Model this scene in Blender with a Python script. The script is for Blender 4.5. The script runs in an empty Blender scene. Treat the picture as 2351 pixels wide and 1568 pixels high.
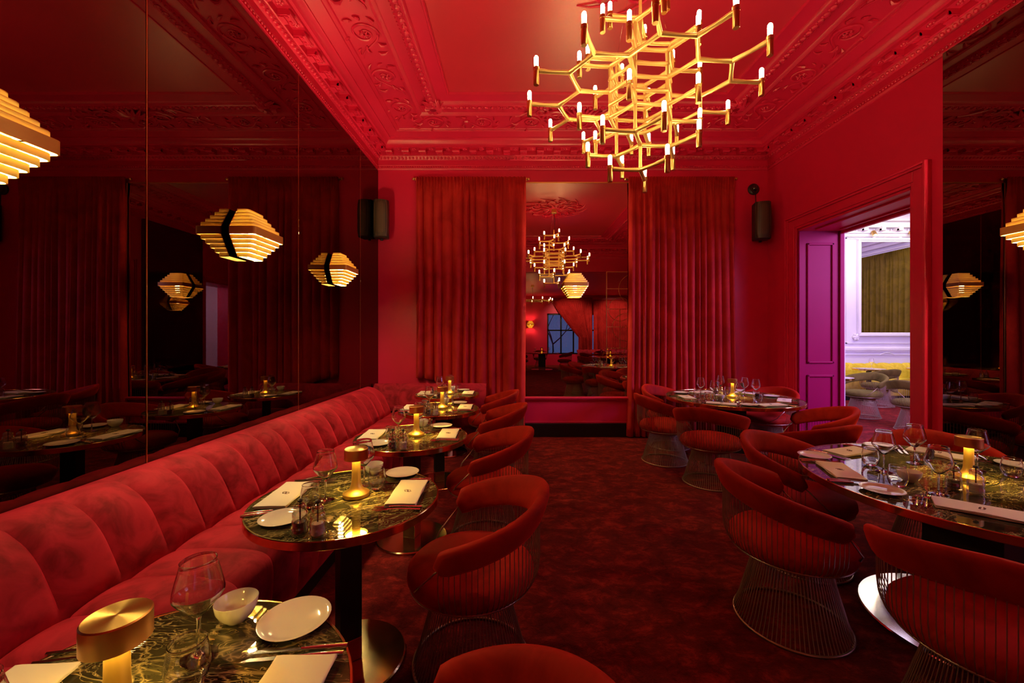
import bpy, bmesh, math, random
from math import sin, cos, pi, radians as R, sqrt, atan2
from mathutils import Vector, Matrix
random.seed(7)
scene = bpy.context.scene
col = scene.collection

# ------------------------------------------------------------------ materials
def new_mat(name):
    m = bpy.data.materials.new(name); m.use_nodes = True
    nt = m.node_tree; b = nt.nodes['Principled BSDF']
    return m, nt, b
def principled(name, color, rough=.5, metal=0., spec=.5, coat=0., sheen=0., sheen_tint=None):
    m, nt, b = new_mat(name)
    b.inputs['Base Color'].default_value = (*color, 1)
    b.inputs['Roughness'].default_value = rough
    b.inputs['Metallic'].default_value = metal
    b.inputs['Specular IOR Level'].default_value = spec
    b.inputs['Coat Weight'].default_value = coat
    b.inputs['Coat Roughness'].default_value = .05
    b.inputs['Sheen Weight'].default_value = sheen
    if sheen_tint: b.inputs['Sheen Tint'].default_value = (*sheen_tint, 1)
    return m
def N(nt, t, **kw):
    n = nt.nodes.new(t)
    for k, v in kw.items():
        if k in n.inputs.keys(): n.inputs[k].default_value = v
        else: setattr(n, k, v)
    return n
def ramp(nt, stops):
    n = nt.nodes.new('ShaderNodeValToRGB'); e = n.color_ramp.elements
    while len(e) < len(stops): e.new(.5)
    for i, (p, c) in enumerate(stops):
        e[i].position = p; e[i].color = (*c, 1)
    return n
def coords(nt, scale=(1, 1, 1), rot=(0, 0, 0)):
    tc = N(nt, 'ShaderNodeTexCoord'); mp = N(nt, 'ShaderNodeMapping')
    mp.inputs['Scale'].default_value = scale; mp.inputs['Rotation'].default_value = rot
    nt.links.new(tc.outputs['Object'], mp.inputs['Vector']); return mp
def velvet(name, dark, light, scale=5., sheen=.35):
    m, nt, b = new_mat(name); L = nt.links.new
    mp = coords(nt)
    n = N(nt, 'ShaderNodeTexNoise', Scale=scale, Detail=4., Roughness=.6, Distortion=1.2)
    L(mp.outputs[0], n.inputs['Vector'])
    r = ramp(nt, [(.32, dark), (.62, light)]); L(n.outputs[0], r.inputs[0])
    L(r.outputs[0], b.inputs['Base Color'])
    b.inputs['Roughness'].default_value = .75
    b.inputs['Specular IOR Level'].default_value = .15
    b.inputs['Sheen Weight'].default_value = sheen
    b.inputs['Sheen Roughness'].default_value = .4
    b.inputs['Sheen Tint'].default_value = (min(1, light[0]*1.9), light[1]*2.4, light[2]*2.4, 1)
    n2 = N(nt, 'ShaderNodeTexNoise', Scale=scale*9, Detail=2.); L(mp.outputs[0], n2.inputs['Vector'])
    bp = N(nt, 'ShaderNodeBump', Strength=.15, Distance=.004); L(n2.outputs[0], bp.inputs['Height'])
    L(bp.outputs[0], b.inputs['Normal'])
    return m
def glassy(name, tint=(1, 1, 1), edge=.9, lo=.08, mid=.2):
    m, nt, b = new_mat(name); L = nt.links.new; nt.nodes.remove(b)
    out = nt.nodes['Material Output']
    tr = N(nt, 'ShaderNodeBsdfTransparent'); tr.inputs[0].default_value = (*tint, 1)
    gl = N(nt, 'ShaderNodeBsdfGlossy'); gl.inputs['Roughness'].default_value = .02
    lw = N(nt, 'ShaderNodeLayerWeight'); lw.inputs['Blend'].default_value = .3
    r = ramp(nt, [(0., (lo,)*3), (.45, (mid,)*3), (.8, (.55,)*3), (1., (edge,)*3)]); L(lw.outputs['Facing'], r.inputs[0])
    mx = N(nt, 'ShaderNodeMixShader'); L(r.outputs[0], mx.inputs[0]); L(tr.outputs[0], mx.inputs[1]); L(gl.outputs[0], mx.inputs[2])
    L(mx.outputs[0], out.inputs[0]); return m
def mirror_mat(name, tint, rough=.0):
    m, nt, b = new_mat(name); L = nt.links.new; nt.nodes.remove(b)
    gl = N(nt, 'ShaderNodeBsdfGlossy'); gl.inputs['Roughness'].default_value = rough; gl.inputs[0].default_value = (*tint, 1)
    L(gl.outputs[0], nt.nodes['Material Output'].inputs[0]); return m
def emit(name, color, s):
    m, nt, b = new_mat(name)
    b.inputs['Base Color'].default_value = (*color, 1)
    b.inputs['Emission Color'].default_value = (*color, 1); b.inputs['Emission Strength'].default_value = s
    return m

def paint(name, c, rough=.42, spec=.4):
    m, nt, b = new_mat(name); L = nt.links.new
    mp = coords(nt); n = N(nt, 'ShaderNodeTexNoise', Scale=1.3, Detail=3.); L(mp.outputs[0], n.inputs['Vector'])
    r = ramp(nt, [(.3, tuple(x*.93 for x in c)), (.7, tuple(min(1, x*1.05) for x in c))]); L(n.outputs[0], r.inputs[0])
    L(r.outputs[0], b.inputs['Base Color']); b.inputs['Roughness'].default_value = rough; b.inputs['Specular IOR Level'].default_value = spec
    return m

M_red = paint('red_paint', (.66, .011, .066), .45, .45)
M_ceil = paint('red_ceiling_paint', (.68, .010, .066), .4, .55)
M_jamb = paint('violet_lit_red_jamb', (.28, .0008, .060), .5, .10)  # red jamb with violet light from the next room mixed into its colour
M_white = paint('white_paint', (.82, .80, .84), .5)
M_black = principled('black_lacquer', (.006, .005, .005), .35)
M_curtain = velvet('curtain_velvet', (.32, .011, .011), (.48, .021, .020), 2., .7)
M_curtain2 = velvet('olive_curtain_velvet', (.10, .065, .006), (.17, .11, .010), 3., .3)
M_bank = velvet('banquette_velvet', (.18, .004, .013), (.39, .013, .034), 6.5, 1.)
M_chair = velvet('chair_velvet', (.22, .0045, .0022), (.38, .011, .0045), 4., 1.)
M_olive = velvet('olive_chair_velvet', (.09, .07, .012), (.16, .12, .025), 4.)
M_yellow = velvet('yellow_banquette_velvet', (.62, .46, .02), (.85, .66, .06), 6.)
M_brass = principled('brushed_brass', (.80, .50, .16), .28, 1.)
M_edge = principled('polished_brass_edge', (.74, .47, .17), .16, 1.)
M_gold = principled('satin_gold', (.95, .66, .21), .40, .72)
M_lampgold = principled('gold_lacquered_slat', (.72, .42, .10), .45, .25, .4)
def slat_mat():
    m, nt, b = new_mat('translucent_gold_slat'); L = nt.links.new; nt.nodes.remove(b)
    d = N(nt, 'ShaderNodeBsdfDiffuse'); d.inputs[0].default_value = (.90, .80, .38, 1)
    t = N(nt, 'ShaderNodeBsdfTranslucent'); t.inputs[0].default_value = (.95, .76, .24, 1)
    mx = N(nt, 'ShaderNodeMixShader'); mx.inputs[0].default_value = .10; L(d.outputs[0], mx.inputs[1]); L(t.outputs[0], mx.inputs[2])
    L(mx.outputs[0], nt.nodes['Material Output'].inputs[0]); return m
M_slat = slat_mat()
M_wire = principled('bronze_wire', (.46, .33, .24), .32, .85)
M_steel = principled('polished_steel', (.75, .72, .70), .12, 1.)
M_basepl = principled('polished_bronze_plate', (.62, .45, .25), .14, 1.)
M_chrome = principled('polished_cutlery', (.80, .76, .70), .12, 1.)
M_porc = principled('white_porcelain', (.80, .74, .66), .08, 0., .6)
M_nap = principled('white_napkin_linen', (.82, .75, .66), .9, 0., .1)
M_ink = principled('emblem_thread', (.07, .015, .015), .8)
def real_glass(name):
    m, nt, b = new_mat(name)
    b.inputs['Base Color'].default_value = (1, 1, 1, 1); b.inputs['Roughness'].default_value = 0.; b.inputs['IOR'].default_value = 1.48
    b.inputs['Transmission Weight'].default_value = 1.; return m
M_glass = real_glass('clear_glass'); M_mill = glassy('thick_glass', (.97, .94, .88), .95, .24, .55)
M_pane = glassy('window_glass')
def spun():
    m = principled('spun_brass', (.86, .54, .16), .3, 1.); nt = m.node_tree; b = nt.nodes['Principled BSDF']
    b.inputs['Anisotropic'].default_value = .8; t = N(nt, 'ShaderNodeTangent'); t.direction_type = 'RADIAL'; t.axis = 'Z'
    nt.links.new(t.outputs[0], b.inputs['Tangent']); return m
M_spun = spun()
M_satin = principled('satin_brass_stem', (.84, .55, .13), .36, .95)
M_pep = principled('peppercorns', (.02, .012, .008), .7)
M_salt = principled('salt_crystals', (.70, .62, .55), .8)
M_bulb = emit('frosted_bulb', (1., .64, .30), 78.)
M_under = emit('lamp_diffuser', (1., .60, .10), 150.)
M_core = emit('wall_lamp_tube', (1., .78, .32), 1150.)
M_dmirror = mirror_mat('smoked_mirror', (.175, .12, .10))
M_mirror = mirror_mat('silver_mirror', (.62, .52, .42))
M_wmirror = mirror_mat('clear_mirror', (.85, .82, .80))
M_rubber = principled('black_plastic', (.012, .010, .009), .45)
M_lens = principled('dark_dome_glass', (.02, .015, .012), .06, 0., .8)

def grille_mat():
    m, nt, b = new_mat('perforated_grille'); L = nt.links.new
    mp = coords(nt, (46, 46, 46)); v = N(nt, 'ShaderNodeTexVoronoi'); v.inputs['Randomness'].default_value = 0.
    v.inputs['Scale'].default_value = 1.
    L(mp.outputs[0], v.inputs['Vector'])
    r = ramp(nt, [(.34, (.004, .003, .003)), (.42, (.075, .045, .03))]); L(v.outputs['Distance'], r.inputs[0])
    L(r.outputs[0], b.inputs['Base Color']); b.inputs['Roughness'].default_value = .45; b.inputs['Metallic'].default_value = .3
    return m
M_grille = grille_mat()

def carpet_mat():
    m, nt, b = new_mat('distressed_carpet'); L = nt.links.new
    mp = coords(nt, (1., 1.5, 1.)); n = N(nt, 'ShaderNodeTexNoise', Scale=5.5, Detail=12., Roughness=.8, Distortion=.3)
    L(mp.outputs[0], n.inputs['Vector'])
    r = ramp(nt, [(.30, (.030, .003, .005)), (.50, (.13, .009, .010)), (.72, (.46, .034, .028))]); L(n.outputs[0], r.inputs[0])
    mp2 = coords(nt, (1., 1., 1.))
    vd = N(nt, 'ShaderNodeTexVoronoi', Scale=3.4); vd.feature = 'DISTANCE_TO_EDGE'
    nd = N(nt, 'ShaderNodeTexNoise', Scale=2.2, Detail=5.); L(mp2.outputs[0], nd.inputs['Vector']); L(nd.outputs['Color'], vd.inputs['Vector'])
    r2 = ramp(nt, [(.0, (.35, .35, .35)), (.05, (.8, .8, .8)), (.2, (1., 1., 1.))]); L(vd.outputs[0], r2.inputs[0])
    mx = N(nt, 'ShaderNodeMix'); mx.data_type = 'RGBA'; mx.blend_type = 'MULTIPLY'; mx.inputs['Factor'].default_value = .55
    L(r.outputs[0], mx.inputs[6]); L(r2.outputs[0], mx.inputs[7])
    L(mx.outputs[2], b.inputs['Base Color'])
    b.inputs['Roughness'].default_value = .95; b.inputs['Specular IOR Level'].default_value = .08; b.inputs['Sheen Weight'].default_value = .2
    b.inputs['Sheen Tint'].default_value = (.6, .08, .07, 1)
    n3 = N(nt, 'ShaderNodeTexNoise', Scale=160., Detail=2.); L(mp2.outputs[0], n3.inputs['Vector'])
    bp = N(nt, 'ShaderNodeBump', Strength=.5, Distance=.01); L(n3.outputs[0], bp.inputs['Height']); L(bp.outputs[0], b.inputs['Normal'])
    return m
M_carpet = carpet_mat()

def marble_mat(name, base, base2, vein, rough=.02):
    m, nt, b = new_mat(name); L = nt.links.new
    mp = coords(nt, (.8, 1.9, 1.), (0, 0, .5))
    n0 = N(nt, 'ShaderNodeTexNoise', Scale=3.2, Detail=6., Roughness=.65, Distortion=1.5); L(mp.outputs[0], n0.inputs['Vector'])
    r0 = ramp(nt, [(.35, base), (.65, base2)]); L(n0.outputs[0], r0.inputs[0])
    fac = None
    for sc, wd in ((4., .010), (9., .008)):
        n = N(nt, 'ShaderNodeTexNoise', Scale=sc, Detail=3., Roughness=.55, Distortion=2.4); L(mp.outputs[0], n.inputs['Vector'])
        s = N(nt, 'ShaderNodeMath', operation='SUBTRACT'); L(n.outputs[0], s.inputs[0]); s.inputs[1].default_value = .5
        a = N(nt, 'ShaderNodeMath', operation='ABSOLUTE'); L(s.outputs[0], a.inputs[0])
        rr = ramp(nt, [(0., (1,)*3), (wd, (.35,)*3), (wd*3.2, (0,)*3)]); L(a.outputs[0], rr.inputs[0])
        if fac is None: fac = rr
        else:
            mxm = N(nt, 'ShaderNodeMath', operation='MAXIMUM'); L(fac.outputs[0], mxm.inputs[0]); L(rr.outputs[0], mxm.inputs[1]); fac = mxm
    nm = N(nt, 'ShaderNodeTexNoise', Scale=4., Detail=2.); L(mp.outputs[0], nm.inputs['Vector'])
    rm = ramp(nt, [(.40, (.04,)*3), (.60, (1,)*3)]); L(nm.outputs[0], rm.inputs[0])
    mu = N(nt, 'ShaderNodeMath', operation='MULTIPLY'); L(fac.outputs[0], mu.inputs[0]); L(rm.outputs[0], mu.inputs[1])
    mx = N(nt, 'ShaderNodeMix'); mx.data_type = 'RGBA'; L(mu.outputs[0], mx.inputs['Factor']); L(r0.outputs[0], mx.inputs[6]); mx.inputs[7].default_value = (*vein, 1)
    L(mx.outputs[2], b.inputs['Base Color']); b.inputs['Roughness'].default_value = rough; b.inputs['Specular IOR Level'].default_value = .7
    return m
M_marble = marble_mat('dark_veined_marble', (.012, .013, .008), (.075, .066, .028), (.72, .54, .25))
M_wmarble = marble_mat('white_marble', (.7, .7, .72), (.8, .8, .82), (.4, .4, .42), .15)

# ------------------------------------------------------------------ mesh builder
class MB:
    def __init__(s): s.v = []; s.f = []; s.m = []; s.mi = 0
    def add(s, vs, fs):
        o = len(s.v); s.v += [tuple(v) for v in vs]
        for f in fs: s.f.append(tuple(i+o for i in f)); s.m.append(s.mi)
        return s
    def box(s, a, b):
        (x0, y0, z0), (x1, y1, z1) = a, b
        return s.add([(x0,y0,z0),(x1,y0,z0),(x1,y1,z0),(x0,y1,z0),(x0,y0,z1),(x1,y0,z1),(x1,y1,z1),(x0,y1,z1)],
                     [(3,2,1,0),(4,5,6,7),(0,1,5,4),(1,2,6,5),(2,3,7,6),(3,0,4,7)])
    def obox(s, c, half, rz=0.):
        m = MB(); m.box((-half[0],-half[1],-half[2]), half)
        ca, sa = cos(rz), sin(rz)
        return s.add([(c[0]+x*ca-y*sa, c[1]+x*sa+y*ca, c[2]+z) for x,y,z in m.v], m.f)
    def lathe(s, prof, n=24, c=(0,0,0), M=None):
        vs = []; fs = []; rings = []
        for r, z in prof:
            if r < 1e-6: rings.append([len(vs)]); vs.append((0,0,z))
            else:
                rings.append(list(range(len(vs), len(vs)+n)))
                vs += [(r*cos(2*pi*i/n), r*sin(2*pi*i/n), z) for i in range(n)]
        for a, b in zip(rings, rings[1:]):
            for i in range(n):
                j = (i+1) % n
                if len(a) == 1 and len(b) == 1: break
                if len(a) == 1: fs.append((a[0], b[j], b[i])[::-1])
                elif len(b) == 1: fs.append((a[i], a[j], b[0]))
                else: fs.append((a[i], a[j], b[j], b[i]))
        if M is not None: vs = [tuple(M @ Vector(v)) for v in vs]
        return s.add([(x+c[0], y+c[1], z+c[2]) for x,y,z in vs], fs)
    def tube(s, path, r, n=6, closed=False, cap=True, flat=1.):
        P = [Vector(p) for p in path]; k = len(P); rs = r if isinstance(r, (list, tuple)) else [r]*k
        vs = []; fs = []; up0 = None
        for i, p in enumerate(P):
            t = (P[(i+1) % k]-P[i-1]) if closed or 0 < i < k-1 else (P[1]-P[0] if i == 0 else P[-1]-P[-2])
            t = t.normalized()
            if up0 is None:
                up0 = Vector((0,0,1)) if abs(t.z) < .9 else Vector((1,0,0))
            a = t.cross(up0)
            if a.length < 1e-4: a = t.cross(Vector((0,1,0)))
            a.normalize(); b = a.cross(t); up0 = b
            for q in range(n):
                g = 2*pi*(q+.5)/n
                vs.append(p + a*(rs[i]*cos(g)*flat) + b*(rs[i]*sin(g)))
        for i in range(k if closed else k-1):
            for q in range(n):
                w = (q+1) % n; i2 = (i+1) % k
                fs.append((i*n+q, i2*n+q, i2*n+w, i*n+w)[::-1])
        if cap and not closed:
            fs.append(tuple(range(n))[::-1]); fs.append(tuple((k-1)*n+q for q in range(n)))
        return s.add(vs, fs)
    def grid(s, fn, nu, nv, wrap_u=False):
        vs = [fn(i, j) for j in range(nv) for i in range(nu)]; fs = []
        for j in range(nv-1):
            for i in range(nu if wrap_u else nu-1):
                i2 = (i+1) % nu
                fs.append((j*nu+i, j*nu+i2, (j+1)*nu+i2, (j+1)*nu+i))
        return s.add(vs, fs)
    def ball(s, c, r, n=8, m=5, sc=(1,1,1)):
        return s.lathe([(r*sin(pi*i/m), -r*cos(pi*i/m)) for i in range(m+1)], n, c, Matrix.Diagonal((*sc, 1)).to_3x3())
    def xform(s, M):
        s.v = [tuple(M @ Vector(v)) for v in s.v]; return s
    def build(s, name, mats, parent=None, smooth=40, loc=None, fix=True):
        me = bpy.data.meshes.new(name); me.from_pydata(s.v, [], s.f)
        for m in (mats if isinstance(mats, (list, tuple)) else [mats]): me.materials.append(m)
        if any(s.m): me.polygons.foreach_set('material_index', s.m)
        if fix:
            bm = bmesh.new(); bm.from_mesh(me); bmesh.ops.recalc_face_normals(bm, faces=bm.faces); bm.to_mesh(me); bm.free()
        if smooth:
            me.shade_smooth(); me.set_sharp_from_angle(angle=R(smooth))
        o = bpy.data.objects.new(name, me); col.objects.link(o)
        if parent: o.parent = parent
        if loc: o.location = loc
        return o
def bev(o, w, seg=2):
    b = o.modifiers.new('edge', 'BEVEL'); b.width = w; b.segments = seg; b.limit_method = 'ANGLE'; return o
def tag(o, label, cat, group=None):
    o['label'] = label; o['category'] = cat
    if group: o['group'] = group
    elif 'group' in o: del o['group']
    return o
def struct(o): o['kind'] = 'structure'; return o
def empty(name, loc=(0,0,0), rz=0.):
    o = bpy.data.objects.new(name, None); col.objects.link(o); o.location = loc; o.rotation_euler = (0,0,rz); o.empty_display_size = .1
    return o
def copy_tree(o, parent=None):
    c = o.copy(); col.objects.link(c)
    if parent: c.parent = parent
    for ch in list(o.children): copy_tree(ch, c)
    return c
USED = set()
def put(proto, loc, rz, label, cat, group=None):
    """first use places the thing itself, later ones a copy with copies of its parts"""
    if proto.name in USED: o = copy_tree(proto)
    else: USED.add(proto.name); o = proto
    o.location = loc; o.rotation_euler = (0, 0, rz)
    return tag(o, label, cat, group)

# ------------------------------------------------------------------ room dimensions (metres; x across, y into the room, z up)
XL, XR, YB, YF = -2.04, 3.765, 6.08, -.9
HC = 4.345; XW = 4.35            # ceiling height, far face of the thick wall
# floor and ceilings
struct(MB().box((-3, -9, -.1), (11.3, 10.3, 0)).build('floor', M_carpet, smooth=0))
M_field = paint('satin_ceiling_paint', (.66, .014, .050), .40, 1.)
_b = M_field.node_tree.nodes['Principled BSDF']; _b.inputs['Coat Weight'].default_value = 1.; _b.inputs['Coat Roughness'].default_value = .36
struct(MB().box((XL-.2, YF, HC+.015), (XW, YB+.2, HC+.12)).build('ceiling', M_field, smooth=0))
# walls
struct(MB().box((XL-.2, -9, 0), (XL, YB+.2, HC+.1)).build('wall_left', M_red, smooth=0))
struct(MB().box((XL, YB, 0), (XW, YB+.2, HC+.1)).build('wall_back', M_red, smooth=0))
DY0, DY1, DZ = 3.87, 5.445, 2.91
w = MB()
w.box((XR, YF, 0), (XW, .55, HC)); w.box((XR, 1.78, 0), (XW, DY0, HC)); w.box((XR, .55, 2.85), (XW, 1.78, HC)); w.box((XR, DY1, 0), (XW, YB, HC)); w.box((XR, DY0, DZ), (XW, DY1, HC))
struct(w.build('wall_right', M_red, smooth=0))
# lintel towards the room behind the camera and that room
struct(MB().box((XL, YF-.15, 3.52), (XW+2.3, YF, HC+.1)).build('wall_front', M_red, smooth=0))
struct(MB().box((XL, -9, 3.5), (6.7, YF-.15, 3.6)).build('ceiling', M_ceil, smooth=0))
w = MB()
w.box((XL, -8.7, 0), (1.65, -8.5, 3.5)); w.box((1.65, -8.7, 0), (5.9, -8.5, .55)); w.box((1.65, -8.7, 2.6), (5.9, -8.5, 3.5)); w.box((5.9, -8.7, 0), (6.6, -8.5, 3.5))
struct(w.build('wall_rear', M_red, smooth=0))
struct(MB().box((6.5, -8.7, 0), (6.7, YF, 3.5)).build('wall_rear_side', M_red, smooth=0))
struct(MB().box((XW, YF-.15, 0), (6.7, YF, 3.52)).build('wall_rear_return', M_red, smooth=0))

# cornice -----------------------------------------------------------
prof = [(0,3.945),(.014,3.95),(.024,3.972),(.018,3.978),(.018,4.012),(.024,4.018),(.024,4.085),(.034,4.09),(.04,4.1),(.062,4.128),(.066,4.14),(.078,4.145),(.078,4.208),(.19,4.208),(.192,4.235),(.2,4.24),(.212,4.246),(.226,4.272),(.255,4.292),(.28,4.298),(.282,4.312),(.33,4.322),(.4,4.334),(.405,4.345),
        (.43,4.345),(.435,4.333),(.45,4.331),(.458,4.345),(.795,4.345),(.80,4.326),(.825,4.318),(.85,4.332),(.86,4.345),(.97,4.345),(.98,4.325),(1.0,4.307),(1.04,4.300),(1.08,4.307),(1.1,4.325),(1.11,4.345),(1.245,4.345),(1.25,4.335),(1.262,4.335),(1.27,4.362)]
def corner(k, d):
    return [(XL+d, YB-d), (XR-d, YB-d), (XR-d, YF+d), (XL+d, YF+d)][k % 4]
def scroll(mb, P, flip, big=1.):
    """one acanthus scroll of the ceiling band; P(u, v, h) maps to the room"""
    pts = []; rs = []
    for i in range(30):
        t = i/29; a = -pi*.5+t*pi*3.1; r = .135*big*(1-.86*t)
        pts.append(P(r*cos(a), flip*(r*sin(a)), .008)); rs.append(.013*(1-.5*t))
    mb.tube(pts, rs, 5)
    st = [P(-.34+.34*t, flip*(.125*cos(pi*t)*big - .0), .007) for t in [i/10 for i in range(11)]]
    mb.tube(st, [.006+.007*i/10 for i in range(11)], 5)
    for k in range(7):                                   # flower in the eye of the scroll
        a = 2*pi*k/7
        mb.tube([P(.012*cos(a), flip*.012*sin(a), .012), P(.034*cos(a), flip*.034*sin(a), .016), P(.05*cos(a), flip*.05*sin(a), .004)], [.006, .012, .003], 5)
    for (u, v, a, l) in [(-.16,.03,2.4,.1),(-.12,-.09,3.6,.09),(-.2,.1,1.9,.09),(.15,.06,.6,.09),(.12,-.12,-.5,.09),(-.25,-.05,3.9,.1),(-.05,.155,1.3,.06),(.17,-.02,0,.07)]:
        q = [P(u+l*t*cos(a+t*.9), flip*(v+l*t*sin(a+t*.9)), .006+.012*sin(pi*t)) for t in (0,.35,.7,1)]
        mb.tube(q, [.005,.017,.012,.002], 5)
for k in range(4):
    mb = MB(); c0 = [corner(k, d) for d, h in prof]; c1 = [corner(k+1, d) for d, h in prof]
    vs = []; 
    for (d, h), a, b in zip(prof, c0, c1): vs += [(a[0], a[1], h), (b[0], b[1], h)]
    mb.add(vs, [(2*i, 2*i+1, 2*i+3, 2*i+2) for i in range(len(prof)-1)])
    A = Vector((*corner(k, 0), 0)); B = Vector((*corner(k+1, 0), 0)); L = (B-A).length; T = (B-A)/L; I = Vector((T.y, -T.x, 0))
    if k in (0, 1, 2, 3):
        def Q(u, d, h): return A+T*u+I*d+Vector((0,0,h))
        n = int(L/.034)
        for i in range(n): mb.ball(Q((i+.5)*L/n, .021, 3.995), .012, 6, 4)
        n = int(L/.052)
        for i in range(n): mb.ball(Q((i+.5)*L/n, .05, 4.112), .019, 6, 4, (1,1,1.1))
        n = int((L-.2)/.235)
        for i in range(n):
            u = .1+(i+.5)*(L-.2)/n; ang = atan2(T.y, T.x)
            c = Q(u, .122, 4.182); mb.obox(c, (.05, .05, .026), ang)
            c = Q(u, .10, 4.155); mb.obox(c, (.042, .024, .014), ang)
            mb.tube([Q(u-.05, .168, 4.168), Q(u+.05, .168, 4.168)], .02, 8)
            mb.tube([Q(u-.046, .088, 4.152), Q(u+.046, .088, 4.152)], .013, 8)
            mb.tube([Q(u-.03, .1, 4.165), Q(u-.03, .16, 4.15), ], .009, 5); mb.tube([Q(u+.03, .1, 4.165), Q(u+.03, .16, 4.15)], .009, 5)
            v = u+.5*(L-.2)/n
            for q in range(5):
                a = 2*pi*q/5
                mb.ball(Q(v+.022*cos(a), .135+.022*sin(a), 4.203), .016, 6, 4)
            mb.ball(Q(v, .135, 4.196), .012, 6, 4)
        n = int((L-2.1)/.075)
        for i in range(n):
            u = 1.05+(i+.5)*(L-2.1)/n
            mb.ball(Q(u, 1.04, 4.302), .03, 8, 5, (1,1,.8))
            mb.ball(Q(u+.5*(L-2.1)/n, 1.05, 4.303), .013, 6, 4)
        for i in range(int((L-2.1)/.045)):
            mb.ball(Q(1.05+(i+.5)*.045, .985, 4.32), .012, 5, 4)
        n = int((L-1.3)/.62)
        for i in range(n):
            u = .65+(i+.5)*(L-1.3)/n; mir = 1 if i < n/2 else -1
            def P(a, b, h, u=u, mir=mir): return Q(u+mir*a, .627+b, HC-h)
            scroll(mb, P, 1 if i % 2 else -1)
        # shell cartouche in the middle of the side and a volute in each corner
        u0 = L/2
        for q in range(11):
            a = pi*(q/10)
            mb.tube([Q(u0, .80, 4.32), Q(u0+.14*cos(a), .80+.13*sin(a), 4.30), Q(u0+.25*cos(a), .80+.24*sin(a), 4.325)], [.012, .03, .006], 6)
        mb.ball(Q(u0, .78, 4.31), .06, 10, 6)
        for sg in (-1, 1):
            for rr, cx_, cd in ((.16, .33, .78), (.11, .52, .9)):
                mb.tube([Q(u0+sg*(cx_+rr*(1-.85*t)*cos(3.4*pi*t)), cd+rr*(1-.85*t)*sin(3.4*pi*t), 4.325) for t in [j/20 for j in range(21)]], [.02*(1-.6*j/20) for j in range(21)], 5)
            mb.tube([Q(u0+sg*(.25+.6*t), .93+.13*sin(pi*t*1.5), 4.328) for t in [j/10 for j in range(11)]], .016, 5)
        for e in (1.04, L-1.04):
            mb.ball(Q(e, 1.04, 4.31), .075, 10, 6, (1,1,.6))
            for q in range(9):
                a = 2*pi*q/9
                mb.tube([Q(e, 1.04, 4.29), Q(e+.09*cos(a), 1.04+.09*sin(a), 4.29), Q(e+.15*cos(a+.5), 1.04+.15*sin(a+.5), 4.325)], [.01,.028,.006], 5)
    struct(mb.build('trim_%d' % (k+1), M_ceil, smooth=35, fix=False))
# ceiling rosette round the chandelier
CHX, CHY = .892, 2.9
mb = MB()
for q in range(12):
    a0 = 2*pi*q/12
    for (r0, r1, tw, wd) in ((.08,.34,.35,.03),(.30,.60,-.5,.026),(.42,.74,.5,.02)):
        pts = [(CHX+(r0+(r1-r0)*t)*cos(a0+tw*t*t), CHY+(r0+(r1-r0)*t)*sin(a0+tw*t*t), HC+.012-.03*sin(pi*t)) for t in [i/6 for i in range(7)]]
        mb.tube(pts, [wd*.6*(.25+.9*sin(pi*min(1,t*.9+.05))) for t in [i/6 for i in range(7)]], 6)
    mb.tube([(CHX+(.52+.10*(1-t)*cos(4*pi*t))*cos(a0+.26)-.10*(1-t)*sin(4*pi*t)*sin(a0+.26), CHY+(.52+.10*(1-t)*cos(4*pi*t))*sin(a0+.26)+.10*(1-t)*sin(4*pi*t)*cos(a0+.26), HC) for t in [i/18 for i in range(19)]], .012, 5)
mb.lathe([(0,HC-.02),(.09,HC-.02),(.14,HC-.01),(.17,HC+.016)], 24, (CHX,CHY,0))
struct(mb.build('trim_5', M_ceil, smooth=40, fix=False))

# baseboards, niche below the back mirror
mb = MB(); mb.box((.14, YB-.035, 0), (1.72, YB, .2)); mb.box((1.72, YB-.03, 0), (XR, YB, .2))
struct(bev(mb.build('baseboard_back', M_black, smooth=0), .006))
mb = MB(); mb.box((XR-.03, 1.93, 0), (XR, DY0-.17, .2)); mb.box((XR-.03, DY1+.17, 0), (XR, YB-.03, .2))
struct(bev(mb.build('baseboard_right', M_black, smooth=0), .006))
mb = MB()
mb.box((.14, YB-.075, .565), (1.72, YB, .592)); mb.box((.14, YB-.055, .545), (1.72, YB, .565))
mb.box((.14, YB-.02, .2), (1.72, YB, .23))
struct(bev(mb.build('window_1', M_red, smooth=0), .006))       # sill below the tall mirror

# door casing, jamb panelling ---------------------------------------
def casing_leg(mb, ya, yb, z0, z1):
    """vertical moulding between ya (opening side) and yb on the wall face"""
    s = 1 if yb > ya else -1
    for a, b, t in ((0,.03,.022),(.03,.13,.03),(.13,.155,.05),(.155,.18,.065)):
        y0, y1 = sorted((ya+s*a, ya+s*b)); mb.box((XR-t, y0, z0), (XR, y1, z1+b))
mb = MB(); casing_leg(mb, DY1, DY1+.18, 0, DZ); casing_leg(mb, DY0, DY0-.18, 0, DZ)
for a, b, t in ((0,.03,.022),(.03,.13,.03),(.13,.155,.05),(.155,.18,.065)):
    mb.box((XR-t, DY0-a, DZ+a), (XR, DY1+a, DZ+b))
struct(bev(mb.build('door_1', M_red, smooth=0), .006))
mb = MB()
mb.box((XR+.0, DY1-.03, 0), (XW, DY1, DZ))
def frame_rect(mb, fx, z0, z1, x0, x1, wd=.03):
    """raised moulding rectangle on the jamb face at y = fx, lapping the face"""
    for (a, b, c, d) in ((x0, x1, z0, z0+wd), (x0, x1, z1-wd, z1), (x0, x0+wd, z0, z1), (x1-wd, x1, z0, z1)):
        mb.box((a, fx-.018, c), (b, fx+.004, d))
frame_rect(mb, DY1-.03, 1.13, 2.72, XR+.1, XW-.13); frame_rect(mb, DY1-.03, .18, .98, XR+.1, XW-.13)
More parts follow.
